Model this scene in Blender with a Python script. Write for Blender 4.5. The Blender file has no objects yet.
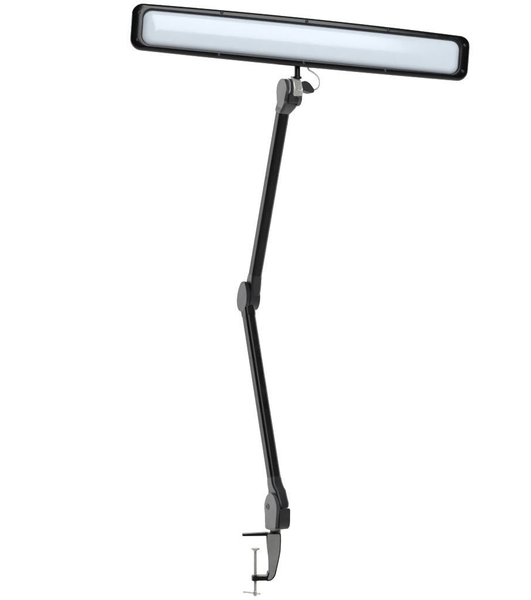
import bpy, bmesh, math, random
from mathutils import Vector, Matrix

S = bpy.context.scene
COL = S.collection
R = math.radians
random.seed(4)

# ------------------------------------------------------------------ camera, world, lamps, exposure
Q = 0.0017            # metres per picture unit on the plane through the clamp
D = 2.2               # camera distance from that plane
ZC = 1.25             # camera height above the studio floor

cam_d = bpy.data.cameras.new('camera')
cam = bpy.data.objects.new('camera', cam_d)
COL.objects.link(cam)
cam.location = (0, -D, ZC)
cam.rotation_euler = (R(90), 0, 0)
cam_d.sensor_fit = 'VERTICAL'
cam_d.sensor_height = 24
cam_d.lens = 24 * D / (600 * Q)
cam_d.clip_start = 0.05
cam_d.clip_end = 100
S.camera = cam

w = bpy.data.worlds.new('World')
S.world = w
w.use_nodes = True
w.node_tree.nodes['Background'].inputs[0].default_value = (0.9, 0.95, 1.0, 1)
w.node_tree.nodes['Background'].inputs[1].default_value = 0.02


def area(name, loc, target, sx, sy, power, col=(1, 1, 1)):
    l = bpy.data.lights.new(name, 'AREA')
    l.shape = 'RECTANGLE'
    l.size, l.size_y = sx, sy
    l.energy = power
    l.color = col
    o = bpy.data.objects.new(name, l)
    COL.objects.link(o)
    o.location = loc
    o.rotation_euler = (Vector(target) - Vector(loc)).to_track_quat('-Z', 'Y').to_euler()
    return o


area('backdrop_light', (-2.3, 0.7, 1.3), (-0.7, 2.0, 1.0), 0.5, 2.2, 74)
area('backdrop_light', (2.3, 0.7, 1.3), (0.7, 2.0, 1.0), 0.5, 2.2, 74)
area('backdrop_light', (0, 0.9, 3.2), (0, 2.0, 1.2), 3.4, 0.5, 38)
area('overhead_softbox', (0.63, -2.3, 2.90), (0.1, 0, 1.6), 1.35, 2.15, 66, (0.97, 0.985, 1.0))

S.view_settings.view_transform = 'Standard'
S.view_settings.look = 'None'
S.view_settings.exposure = 0
S.view_settings.gamma = 1
S.view_settings.use_curve_mapping = False
S.cycles.max_bounces = 8


# ------------------------------------------------------------------ materials
def mat(name, base, rough=0.4, metal=0.0, spec=0.5, coat=0.0, bump=0.0, bump_scale=900,
        rough_var=0.0, var=0.0, sub=0.0):
    m = bpy.data.materials.new(name)
    m.use_nodes = True
    nt = m.node_tree
    b = nt.nodes['Principled BSDF']
    b.inputs['Base Color'].default_value = (*base, 1)
    b.inputs['Roughness'].default_value = rough
    b.inputs['Metallic'].default_value = metal
    b.inputs['Specular IOR Level'].default_value = spec
    b.inputs['Coat Weight'].default_value = coat
    b.inputs['Coat Roughness'].default_value = 0.12
    if sub:
        b.inputs['Subsurface Weight'].default_value = sub
        b.inputs['Subsurface Radius'].default_value = (0.01, 0.01, 0.011)
        b.inputs['Subsurface Scale'].default_value = 0.5
    tc = nt.nodes.new('ShaderNodeTexCoord')
    if bump:
        n = nt.nodes.new('ShaderNodeTexNoise')
        n.inputs['Scale'].default_value = bump_scale
        n.inputs['Detail'].default_value = 3
        nt.links.new(tc.outputs['Object'], n.inputs['Vector'])
        bp = nt.nodes.new('ShaderNodeBump')
        bp.inputs['Strength'].default_value = bump
        bp.inputs['Distance'].default_value = 0.0004
        nt.links.new(n.outputs['Fac'], bp.inputs['Height'])
        nt.links.new(bp.outputs['Normal'], b.inputs['Normal'])
    if rough_var or var:
        n2 = nt.nodes.new('ShaderNodeTexNoise')
        n2.inputs['Scale'].default_value = 45
        n2.inputs['Detail'].default_value = 6
        n2.inputs['Roughness'].default_value = 0.65
        nt.links.new(tc.outputs['Object'], n2.inputs['Vector'])
        if rough_var:
            mr = nt.nodes.new('ShaderNodeMapRange')
            mr.inputs['From Min'].default_value = 0.3
            mr.inputs['From Max'].default_value = 0.7
            mr.inputs['To Min'].default_value = rough - rough_var
            mr.inputs['To Max'].default_value = rough + rough_var
            nt.links.new(n2.outputs['Fac'], mr.inputs['Value'])
            nt.links.new(mr.outputs['Result'], b.inputs['Roughness'])
        if var:
            mx = nt.nodes.new('ShaderNodeMix')
            mx.data_type = 'RGBA'
            mx.inputs[6].default_value = (*[c * (1 - var) for c in base], 1)
            mx.inputs[7].default_value = (*[c * (1 + var) for c in base], 1)
            nt.links.new(n2.outputs['Fac'], mx.inputs[0])
            nt.links.new(mx.outputs[2], b.inputs['Base Color'])
    return m


M_PAINT = mat('black_satin_paint', (0.0045, 0.0045, 0.005), 0.33, spec=0.27, bump=0.16, bump_scale=1400, rough_var=0.09)
M_CAST = mat('black_cast_plastic', (0.015, 0.015, 0.0165), 0.38, spec=0.40, bump=0.25, bump_scale=1600, rough_var=0.06)
M_SHELL = mat('black_gloss_shell', (0.005, 0.005, 0.0055), 0.17, spec=0.34, bump=0.06, bump_scale=900, rough_var=0.05)
M_HOUSING = mat('black_satin_housing', (0.010, 0.010, 0.0105), 0.45, spec=0.3, bump=0.06, bump_scale=900, rough_var=0.05)
M_GREY = mat('grey_cast_metal', (0.050, 0.048, 0.052), 0.36, spec=0.5, bump=0.3, bump_scale=1200, rough_var=0.07, var=0.12)
M_GREYD = mat('dark_grey_cast_metal', (0.036, 0.036, 0.039), 0.42, spec=0.55, bump=0.3, bump_scale=1200, rough_var=0.07, var=0.12)
M_DARK = mat('black_rubber_and_gap_shade', (0.010, 0.010, 0.010), 0.6)  # also colours the shade fill in the swivel gaps
M_LENS = mat('white_diffuser_plastic', (0.785, 0.855, 0.925), 0.12, spec=0.31, rough_var=0.03, var=0.012, bump=0.03, bump_scale=500, sub=0.15)
M_STEEL = mat('bare_steel', (0.50, 0.47, 0.42), 0.42, metal=0.45, rough_var=0.08)
M_ALU = mat('cast_aluminium', (0.28, 0.28, 0.265), 0.5, metal=0.35, bump=0.3, bump_scale=900, rough_var=0.08, var=0.2)
M_SILVER = mat('satin_zinc', (0.60, 0.60, 0.565), 0.30, metal=0.45, rough_var=0.08)
M_SCREW = mat('blackened_screw', (0.05, 0.05, 0.055), 0.35, metal=0.8)
M_CABLE = mat('pale_cable_sheath', (0.66, 0.66, 0.65), 0.45)
M_BACK = mat('white_backdrop_paper', (0.86, 0.86, 0.86), 0.9, spec=0.1)


# ------------------------------------------------------------------ helpers
def P(px, py, y=0.0):
    k = (D + y) / D * Q
    return Vector(((px - 265.5) * k, y, ZC + (300 - py) * k))


def finish(bm, m, smooth=35, weighted=True):
    bmesh.ops.recalc_face_normals(bm, faces=bm.faces[:])
    me = bpy.data.meshes.new('mesh')
    bm.to_mesh(me)
    bm.free()
    me.materials.append(m)
    for p in me.polygons:
        p.use_smooth = True
    me.set_sharp_from_angle(angle=R(smooth))
    return me


WORLD_ORIGIN = {}


def obj(name, bm, m, parent=None, smooth=35, weighted=True):
    c = Vector((0, 0, 0))
    for v in bm.verts:
        c += v.co
    c /= max(1, len(bm.verts))
    bmesh.ops.translate(bm, verts=bm.verts[:], vec=-c)
    me = finish(bm, m, smooth)
    me.name = name
    o = bpy.data.objects.new(name, me)
    COL.objects.link(o)
    WORLD_ORIGIN[o.name] = c
    if parent:
        o.parent = parent
        o.location = c - WORLD_ORIGIN[parent.name]
    else:
        o.location = c
    if weighted:
        wn = o.modifiers.new('weighted_normals', 'WEIGHTED_NORMAL')
        wn.keep_sharp = True
    return o


class Frame:
    """origin plus three unit axes; coordinates in picture units"""
    def __init__(self, o, a, b, c):
        self.o, self.a, self.b, self.c = o, a.normalized(), b.normalized(), c.normalized()

    def __call__(self, x, y, z):
        return self.o + (self.a * x + self.b * y + self.c * z) * Q


def extrude(bm, F, prof, c0, c1, bevel=0.0, seg=2):
    """closed profile in the a/b plane, extruded along c from c0 to c1"""
    lo = [bm.verts.new(F(x, y, c0)) for x, y in prof]
    hi = [bm.verts.new(F(x, y, c1)) for x, y in prof]
    n = len(prof)
    f0 = bm.faces.new(lo[::-1])
    f1 = bm.faces.new(hi)
    for i in range(n):
        bm.faces.new((lo[i], lo[(i + 1) % n], hi[(i + 1) % n], hi[i]))
    if bevel:
        es = list(f0.edges) + list(f1.edges)
        bmesh.ops.bevel(bm, geom=es, offset=bevel * Q, segments=seg, profile=0.5, affect='EDGES',
                        clamp_overlap=True)


def round_poly(pts, r, seg=4):
    """round the corners of a polygon"""
    out = []
    n = len(pts)
    for i in range(n):
        p, a, b = Vector(pts[i]), Vector(pts[i - 1]), Vector(pts[(i + 1) % n])
        rr = r[i] if isinstance(r, (list, tuple)) else r
        if rr <= 0:
            out.append(tuple(p)); continue
        da, db = (a - p), (b - p)
        t = min(rr, da.length * 0.49, db.length * 0.49)
        pa, pb = p + da.normalized() * t, p + db.normalized() * t
        for k in range(seg + 1):
            u = k / seg
            q = pa * (1 - u) ** 2 + p * 2 * u * (1 - u) + pb * u ** 2
            out.append((q.x, q.y))
    return out


def ellipse(hx, hy, n=36, cx=0, cy=0, e=2.0):
    out = []
    for k in range(n):
        t = 2 * math.pi * k / n
        c, s = math.cos(t), math.sin(t)
        out.append((cx + hx * math.copysign(abs(c) ** (2 / e), c), cy + hy * math.copysign(abs(s) ** (2 / e), s)))
    return out


def rrect(hx, hy, r, n=6, edge=1):
    """rounded rectangle, constant vertex count"""
    pts = []
    for (sx, sy, a0) in ((1, 1, 0), (-1, 1, 90), (-1, -1, 180), (1, -1, 270)):
        for k in range(n + 1):
            t = R(a0 + 90 * k / n)
            pts.append((sx * (hx - r) + r * math.cos(t), sy * (hy - r) + r * math.sin(t)))
    return pts


def loft(bm, loops, cap0=True, cap1=True):
    vs = [[bm.verts.new(p) for p in lp] for lp in loops]
    n = len(vs[0])
    for a, b in zip(vs, vs[1:]):
        for i in range(n):
            bm.faces.new((a[i], a[(i + 1) % n], b[(i + 1) % n], b[i]))
    if cap0:
        bm.faces.new(vs[0][::-1])
    if cap1:
        bm.faces.new(vs[-1])


def tube(bm, pts, r, n=10):
    """round tube along points (world), radius in picture units, may be a list"""
    loops = []
    prev = None
    for i, p in enumerate(pts):
        t = (pts[min(i + 1, len(pts) - 1)] - pts[max(i - 1, 0)]).normalized()
        if prev is None:
            x = t.orthogonal().normalized()
        else:
            x = (prev - t * prev.dot(t)).normalized()
        prev = x
        y = t.cross(x)
        rr = (r[i] if isinstance(r, (list, tuple)) else r) * Q
        loops.append([p + (x * math.cos(2 * math.pi * k / n) + y * math.sin(2 * math.pi * k / n)) * rr for k in range(n)])
    loft(bm, loops)


def spline(ctrl, steps=8):
    out = []
    c = [ctrl[0]] + list(ctrl) + [ctrl[-1]]
    for i in range(1, len(c) - 2):
        p0, p1, p2, p3 = c[i - 1], c[i], c[i + 1], c[i + 2]
        for k in range(steps):
            t = k / steps
            out.append(0.5 * ((2 * p1) + (-p0 + p2) * t + (2 * p0 - 5 * p1 + 4 * p2 - p3) * t * t + (-p0 + 3 * p1 - 3 * p2 + p3) * t ** 3))
    out.append(c[-1].copy())
    return out


def lathe(bm, o, axis, prof, n=24):
    """prof: (distance along axis, radius) in picture units"""
    axis = axis.normalized()
    x = axis.orthogonal().normalized()
    y = axis.cross(x)
    loops = [[o + axis * h * Q + (x * math.cos(2 * math.pi * k / n) + y * math.sin(2 * math.pi * k / n)) * r * Q for k in range(n)] for h, r in prof]
    loft(bm, loops)


# ------------------------------------------------------------------ backdrop: one white studio sweep
bm = bmesh.new()
prof = [(-5.0, 0.0)]
for k in range(0, 13):
    t = R(90 * k / 12)
    prof.append((1.2 + 0.8 * math.sin(t), 0.8 - 0.8 * math.cos(t)))
prof.append((2.0, 4.5))
rows = [[bm.verts.new((x, y, z)) for (y, z) in prof] for x in (-5, 5)]
for i in range(len(prof) - 1):
    bm.faces.new((rows[0][i], rows[1][i], rows[1][i + 1], rows[0][i + 1]))
back = obj('backdrop', bm, M_BACK, weighted=False)
back['kind'] = 'structure'

# ------------------------------------------------------------------ the lamp
UP = Vector((0, 0, 1))
TH = R(30)
N = Vector((-math.cos(TH), -math.sin(TH), 0))       # pivot axis of the arm, towards the left side
DV = Vector((math.sin(TH), -math.cos(TH), 0))       # across the pivot axis, towards the viewer

base_pt = P(272, 580, 0)
lamp = bpy.data.objects.new('desk_lamp', None)
COL.objects.link(lamp)
lamp.location = base_pt
lamp.empty_display_size = 0.05
WORLD_ORIGIN[lamp.name] = base_pt.copy()
lamp['label'] = 'black clamp-on task lamp with wide white light panel and jointed arm'
lamp['category'] = 'desk lamp'

Y_E, Y_T = 0.092, -0.008

# ---- clamp
cf = Frame(P(265.5, 555, 0), Vector((math.cos(R(5)), math.sin(R(5)), 0)), UP, Vector((math.sin(R(5)), -math.cos(R(5)), 0)))
def cp(pts):
    return [(x - 265.5, 555 - y) for x, y in pts]

bm = bmesh.new()
extrude(bm, cf, round_poly(cp([(266, 532.6), (280.6, 532.6), (280.8, 541), (280.2, 552), (277.2, 566), (275.0, 575.5), (270.5, 580.4), (265.8, 580.0), (265.6, 575.6), (268.5, 573.0), (268.4, 560), (266.6, 545)]),
                               [1, 1.2, 2, 4, 4, 3, 3, 1, 1, 3, 3, 3]), -5, 5, 1.1, 3)
clamp = obj('clamp', bm, M_PAINT, lamp)
bm = bmesh.new()
extrude(bm, cf, round_poly(cp([(266.9, 533.4), (279.4, 533.4), (279.6, 541), (279.0, 552), (276.0, 565.6), (273.7, 574.9), (270.0, 578.9), (267.0, 578.6), (268.9, 573.5), (268.7, 560), (266.9, 545)]),
                               [1, 1.2, 2, 4, 4, 3, 3, 1, 3, 3, 3]), -4.0, 5.5, 0.9, 3)
obj('web_panel', bm, M_ALU, clamp)
bm = bmesh.new()
extrude(bm, cf, round_poly(cp([(242.0, 533.1), (267.6, 532.0), (268, 535.4), (262, 535.4), (242.0, 535.3)]), [0.8, 0.4, 0.4, 1.0, 0.8]), -3.6, 3.6, 0.5, 2)
obj('top_jaw', bm, M_PAINT, clamp)
bm = bmesh.new()
extrude(bm, cf, round_poly(cp([(252.2, 575.0), (266.5, 575.4), (268.2, 579.6), (252.2, 579.7)]), [1.5, .3, .3, 1.5]), -5, 5, 0.8, 2)
lathe(bm, cf(-10.3, -19.2, 0), UP, [(-6.2, 3.3), (-5.8, 3.8), (-1.2, 3.9), (-0.7, 3.4)])
obj('lower_jaw', bm, M_PAINT, clamp)
# screw with a fine thread
bm = bmesh.new()
sx = -10.3
prof_s = [(-39, 1.5)]
h = -38.5
while h < 4.4:
    prof_s += [(h, 1.8), (h + 0.45, 1.4)]
    h += 0.9
prof_s.append((4.5, 1.4))
lathe(bm, cf(sx, 0, 0), UP, prof_s, 16)
screw = obj('clamp_screw', bm, M_STEEL, clamp, smooth=60, weighted=False)
bm = bmesh.new()
lathe(bm, cf(sx, 0, 0), UP, [(3.6, 1.2), (4.2, 1.9), (5.3, 3.6), (6.0, 4.6), (6.9, 4.7), (7.3, 4.4)])
obj('pressure_pad', bm, M_STEEL, clamp)
bm = bmesh.new()
lathe(bm, cf(sx, 0, 0), UP, [(-41.0, 1.0), (-40.4, 1.9), (-39, 2.4), (-36.6, 2.4), (-35.6, 1.7)])
obj('screw_end', bm, M_STEEL, clamp)
bm = bmesh.new()
a0, a1 = cf(sx - 12.5, -36.2, 1), cf(sx + 5.5, -39.0, -1)
tube(bm, [a0, a0.lerp(a1, 0.02), a0.lerp(a1, 0.09), a0.lerp(a1, 0.1), a0.lerp(a1, 0.9), a0.lerp(a1, 0.91), a0.lerp(a1, 0.98), a1],
     [0.9, 1.3, 1.3, 0.95, 0.95, 1.3, 1.3, 0.9], 12)
obj('turning_bar', bm, M_CABLE, clamp)

# ---- base joint: fork on a short post
bf = Frame(P(277.3, 508, 0), DV, UP, N)
bm = bmesh.new()
# left cheek, round topped
chk = [(-12, -18.5), (-9.8, -21.6), (8.0, -21.6), (11.2, -18.0)]
top = [(12.4 * math.cos(R(t)) , -1 + 16.6 * math.sin(R(t))) for t in range(0, 181, 12)]
extrude(bm, bf, round_poly(chk, [2, 2, 2, 2], 3) + top, 4.5, 8.1, 1.7, 4)
bm_cheek = bm
bm = bmesh.new()
# block
extrude(bm, bf, round_poly([(-11.5, -20.6), (10.0, -20.6), (12.0, -14), (12.3, 0.6), (-11.5, 0.6)], [2.5, 4, 4, 1.2, 1.2]), -7.9, 4.2, 2.2, 4)
base_joint = obj('base_joint', bm, M_CAST, lamp)
obj('cheek', bm_cheek, M_GREYD, base_joint)
bm = bmesh.new()
lathe(bm, bf(-5.5, 1.2, 7.6), N, [(0, 3.2), (0.7, 3.2), (1.0, 2.8), (1.0, 1.5), (0.4, 1.4), (0.4, 0.3)])
obj('bolt', bm, M_SCREW, base_joint)
bm = bmesh.new()
lathe(bm, bf(-2.5, -24.4, 0.8), UP, [(-1.2, 5.0), (-0.8, 5.4), (3.0, 5.4), (5.0, 4.6)])
obj('washer', bm, M_DARK, base_joint)

# ---- lower arm
A0 = P(277.9, 503, 0.0)
A1 = P(246.2, 299, Y_E)
ax = (A1 - A0).normalized()


def arm_frame(o, axis):
    c = axis.normalized()
    a = (DV - c * DV.dot(c)).normalized()
    b = c.cross(a)
    if b.dot(N) < 0:
        b = -b
    return Frame(o, a, b, c)          # a: towards viewer, b: pivot axis, c: along


def arm_loft(bm, F, secs):
    """secs: (along, half_a, half_b, off_a, off_b, r)"""
    loft(bm, [[F(x + oa, y + ob, c) for x, y in rrect(ha, hb, r, 8)] for c, ha, hb, oa, ob, r in secs])


LF = arm_frame(A0, ax)
LL = (A1 - A0).length / Q
bm = bmesh.new()
arm_loft(bm, LF, [(24, 6.25, 6.15, 0, 0, 3.9), (LL - 9, 6.25, 6.15, 0, 0, 3.9)])
lower_arm = obj('lower_arm', bm, M_PAINT, lamp)
bm = bmesh.new()
loops = [[bf(x, z, y - 1.6) for x, y in rrect(ha, 6.1, 3, 5)] for z, ha in ((1.5, 10.8), (2.3, 11.9), (6.0, 12.0))]
loops = [[bf(x * 0.97, 1.3, (y - 1.6)) for x, y in rrect(11.2, 5.5, 3, 5)]] + loops[1:]
for c, ha, hb, oa, ob, r in [(11, 9.2, 6.4, 0, -1.0, 3), (15, 7.2, 6.4, 0, -0.5, 3), (19, 6.6, 6.4, 0, 0, 3), (24, 6.4, 6.3, 0, 0, 3.4), (26, 6.2, 6.1, 0, 0, 3.7)]:
    loops.append([LF(x + oa, y + ob, c) for x, y in rrect(ha, hb, r, 5)])
loft(bm, loops)
obj('lower_fitting', bm, M_CAST, lower_arm)
bm = bmesh.new()
arm_loft(bm, LF, [(LL - 18.5, 6.2, 6.05, 0, 0, 3), (LL - 18, 6.4, 6.2, 0, 0, 3), (LL - 14, 6.6, 6.2, 0, 0, 3), (LL - 10, 7.0, 6.1, 0, 0.2, 3), (LL - 6, 7.4, 5.4, 0, 0.4, 3)])
obj('upper_fitting', bm, M_PAINT, lower_arm)

# ---- elbow joint
EF = Frame(P(248.8, 296.4, Y_E), DV, UP, N)
bm = bmesh.new()
extrude(bm, EF, [(x * (1 - 0.012 * z) + 0.12 * z + 0.3, z) for x, z in ellipse(10.2, 15.8, 56)], 4.4, 8.6, 1.5, 4)
elbow = obj('elbow_joint', bm, M_CAST, lamp)
bm = bmesh.new()
extrude(bm, EF, ellipse(8.6, 13.4, 40, e=2.2), 3.4, 4.7, 0.3, 2)
obj('tongue', bm, M_CAST, elbow)
bm = bmesh.new()
extrude(bm, EF, ellipse(10.0, 14.6, 56), -8.2, 3.2, 1.7, 4)
obj('cheek', bm, M_CAST, elbow)
bm = bmesh.new()
lathe(bm, EF(0, 0, -7.8), -N, [(0, 3.6), (1.0, 3.6), (1.5, 3.0), (1.5, 0.4)], 6)
obj('bolt', bm, M_SCREW, elbow)

# ---- upper arm
B0 = P(251.4, 297, Y_E)
B1 = P(286.2, 92, Y_T)
bx = (B1 - B0).normalized()
UF = arm_frame(B0, bx)
UL = (B1 - B0).length / Q
bm = bmesh.new()
arm_loft(bm, UF, [(22, 6.25, 6.15, 0, 0, 3.9), (UL - 20.2, 6.25, 6.15, 0, 0, 3.9)])
upper_arm = obj('upper_arm', bm, M_PAINT, lamp)
bm = bmesh.new()
arm_loft(bm, UF, [(3, 7.8, 5.0, 0, -1.4, 3), (8, 7.6, 5.8, 0, -1.0, 3), (13, 7.2, 6.3, 0, -0.4, 3), (18, 6.8, 6.4, 0, 0, 3), (23, 6.4, 6.3, 0, 0, 3.4), (25, 6.2, 6.1, 0, 0, 3.7)])
obj('lower_fitting', bm, M_CAST, upper_arm)

# ---- swivel joint under the head
TF = Frame(P(289.3, 90, Y_T), DV, UP, N)
bm = bmesh.new()
arm_loft(bm, UF, [(UL - 21, 6.2, 6.0, 0, 0, 3), (UL - 20.4, 6.7, 6.5, 0, 0, 3), (UL - 18, 7.6, 7.0, 0.2, -0.8, 3), (UL - 14, 8.8, 7.6, 0.3, -2.4, 3), (UL - 9.8, 9.2, 7.9, 0.2, -3.6, 3), (UL - 8.8, 8.6, 7.2, 0.2, -3.6, 3)])
obj('upper_fitting', bm, M_GREY, upper_arm)
bm = bmesh.new()
lc = [(-11.5, -19), (-10, -23.5), (-4, -23.5), (5.5, -11)]
tp = [(-1.5 + 10.2 * math.cos(R(t)), -1.2 + 12.2 * math.sin(R(t))) for t in range(0, 181, 12)]
extrude(bm, TF, round_poly(lc, 2.5, 3) + tp, 4.6, 8.4, 1.7, 4)
swivel = obj('swivel_joint', bm, M_GREY, lamp)
bm = bmesh.new()
extrude(bm, TF, round_poly([(-8, -4), (7.6, -5), (9.3, -1), (9.0, 6), (5, 11.4), (-5, 11.4), (-8, 6)], 1.5), 3.9, 5.0, 0.3, 2)
obj('washer', bm, M_SILVER, swivel)
bm = bmesh.new()
extrude(bm, TF, [(-8, -4.5), (-4, -9), (4.5, -10.2), (8.8, -6.8), (10.6, 0.5), (8.2, 8.5), (3.5, 13.4), (-5, 11.5), (-8.6, 4)], -9.6, 0.7, 1.3, 3)
extrude(bm, TF, round_poly([(2, 2), (2, -10), (7.2, -10), (9.6, -6), (9.9, 2)], 1.0), -9.9, -4.9, 1.0, 3)
obj('swivel_block', bm, M_SILVER, swivel)
bm = bmesh.new()
extrude(bm, TF, round_poly([(-8, -16), (6.0, -16), (9.6, -10.5), (9.0, -3), (-8, -3)], 1.4), -9.3, -5.2, 1.0, 3)
obj('lug', bm, M_GREY, swivel)
bm = bmesh.new()
lathe(bm, TF(9.2, 1.2, -5.2), DV, [(-2, 3.6), (1.6, 3.6), (2.3, 3.0), (2.3, 0.3)], 6)
obj('hex_nut', bm, M_SILVER, swivel)
bm = bmesh.new()
stem_base = TF(5.5, 11, -6)
lathe(bm, stem_base, UP, [(0, 4.6), (1.8, 4.6), (2.4, 3.1), (14, 3.0)], 20)
bm2 = bmesh.new()
extrude(bm2, TF, round_poly([(-8, -14), (8.2, -14), (8.6, -5.5), (-8, -4)], 1), -5.4, 4.8, 0.4, 2)
extrude(bm2, TF, round_poly([(-8, -5), (8.4, -5.5), (8.4, 5), (5, 10.5), (-5, 9)], 1), 0.5, 4.2, 0.2, 2)
obj('gap_shade', bm2, M_DARK, swivel)  # black fill standing in for shade in the open slit and lower gap
obj('stem', bm, M_PAINT, swivel)
# clamping lever on the right
bm = bmesh.new()
KF = Frame(TF(0, 2.0, 0), -N, UP, DV)
extrude(bm, KF, round_poly([(12.5, 6.6), (15.5, 8.2), (21, 6.6), (27.4, -0.6), (26.2, -3.4), (22.5, -3.6), (13.2, -1.6)], [1.5, 2, 3, 2, 1.5, 2, 2]), -4.4, 4.4, 1.6, 3)
lathe(bm, TF(0, 3.4, -9), -N, [(0, 3.6), (5, 3.4)], 18)
obj('locking_lever', bm, M_DARK, swivel)

# ---- lamp head
HY = -0.031
yaw = 0.046
ML = P(131.0, 25.2, HY - yaw)
MR = P(470.3, 58.9, HY + yaw)
hu = (MR - ML).normalized()
v0 = (UP - hu * UP.dot(hu)).normalized()
n0 = hu.cross(v0)
if n0.y > 0:
    n0 = -n0
tilt = R(2.5)
hn = (n0 * math.cos(tilt) - v0 * math.sin(tilt)).normalized()
hv = (v0 * math.cos(tilt) + n0 * math.sin(tilt)).normalized()
HF = Frame((ML + MR) / 2, hu, hv, hn)
HX = (MR - ML).length / Q / 2
HH = 22.7


def slot(hx, hy, r, top=0.0, bot=0.0, n=8, m=22):
    """rounded rectangle whose long edges bow outwards by top / bot in the middle"""
    pts = rrect(hx, hy, r, n)
    out = []
    for k in range(4):
        c = pts[k * (n + 1):(k + 1) * (n + 1)]
        out += c
        if k in (0, 2):
            a, b = c[-1], pts[(k + 1) * (n + 1)]
            out += [(a[0] + (b[0] - a[0]) * i / m, a[1]) for i in range(1, m)]
    res = []
    for x, y in out:
        f = max(0.0, 1 - (x / HX) ** 2)
        res.append((x, y + f * (top if y > 0 else bot) * y / hy * (1 if y > 0 else 1)))
    return res


def hl(ix, iy, r, wz):
    """loop on the head, inset ix / iy from the outside, wz in front of the face"""
    t = min(1, max(0, (iy - 1.0) / 4.5)) if wz > -8 else 0
    return [HF(x, y, wz) for x, y in slot(HX - ix, HH - iy, r, 2.2 - 1.2 * t, 1.0 - t)]


bm = bmesh.new()
loft(bm, [hl(14, 11, 5, -27), hl(9, 7, 7, -26.4), hl(5, 3.8, 8.5, -24), hl(2.6, 2.2, 9.5, -19), hl(1.4, 1.2, 10.2, -10), hl(1.0, 0.8, 10.4, -6.0), hl(1.6, 1.2, 10, -5.0)])
head = obj('lamp_head', bm, M_HOUSING, lamp, smooth=30)
# bezel ring
bm = bmesh.new()
rings = [hl(2.2, 1.8, 9.6, -5.7), hl(0.3, 0.2, 10.9, -5.5), hl(0, 0, 11, -5.0), hl(0.15, 0.12, 10.9, -3.7), hl(0.7, 0.5, 10.6, -2.4), hl(1.7, 1.2, 10.2, -1.4), hl(3.2, 2.2, 9.8, -0.7), hl(6.5, 3.6, 9.4, -0.25),
         hl(10.4, 5.0, 9.2, 0.0), hl(11.2, 5.55, 9.0, -0.5), hl(11.5, 5.8, 9.0, -1.4), hl(11.5, 5.8, 9.0, -5.6)]
n = len(rings[0])
vs = [[bm.verts.new(p) for p in lp] for lp in rings]
vs.append(vs[0])
for a, b in zip(vs, vs[1:]):
    for i in range(n):
        bm.faces.new((a[i], a[(i + 1) % n], b[(i + 1) % n], b[i]))
obj('bezel', bm, M_SHELL, head, smooth=50)
# diffuser: shallow pan with a softly arched face
bm = bmesh.new()
loops = []
LI = 11.3
hhd = HH - 5.6
for k in range(0, 17):
    t = k / 16
    ins = t * (hhd - 0.6)
    e = min(1, ins / 6.0)
    wz = -3.4 + 2.4 * math.sin(e * math.pi / 2) + 2.1 * (1 - (1 - t) ** 2)
    hy = hhd - ins
    loops.append([HF(x, y, wz) for x, y in slot(HX - LI - ins, hy, min(max(0.3, 9.2 - ins * 0.55), hy * 0.98), hy / hhd, 0)])
back_l = [[HF(x, y, -5.0) for x, y in slot(HX - LI, hhd, 9.2, 1.0, 0)]]
loft(bm, back_l + loops)
obj('diffuser', bm, M_LENS, head, smooth=60, weighted=False)
# ten screws on the bezel
spots = [(-HX + 7.0, 13.0), (-HX + 7.0, -13.0), (HX - 7.0, 13.0), (HX - 7.0, -13.0)]
for x in (-83.5, 1, 84):
    spots += [(x, HH - 1.9), (x, -HH + 2.8)]
for x, y in spots:
    bm = bmesh.new()
    ro = random.random()
    lathe(bm, HF(x, y, -0.2), hn, [(-0.6, 1.6), (0.15, 1.6), (0.4, 1.3), (0.5, 0.8), (0.1, 0.65), (0.0, 0.2)], 14)
    obj('screw', bm, M_SCREW, head)

# ---- short pale cable looping from the head to the joint
bm = bmesh.new()
pts = [P(307.5, 66.0, -0.014), P(309.0, 70.0, -0.012), P(313.5, 72.8, -0.008), P(318.3, 77.5, -0.004), P(319.6, 83.5, 0.0), P(317.4, 88.5, 0.012), P(311.5, 90.0, 0.020), P(305, 88, 0.022)]
tube(bm, spline(pts, 8), 1.0, 10)
obj('cable', bm, M_CABLE, lamp, smooth=80, weighted=False)
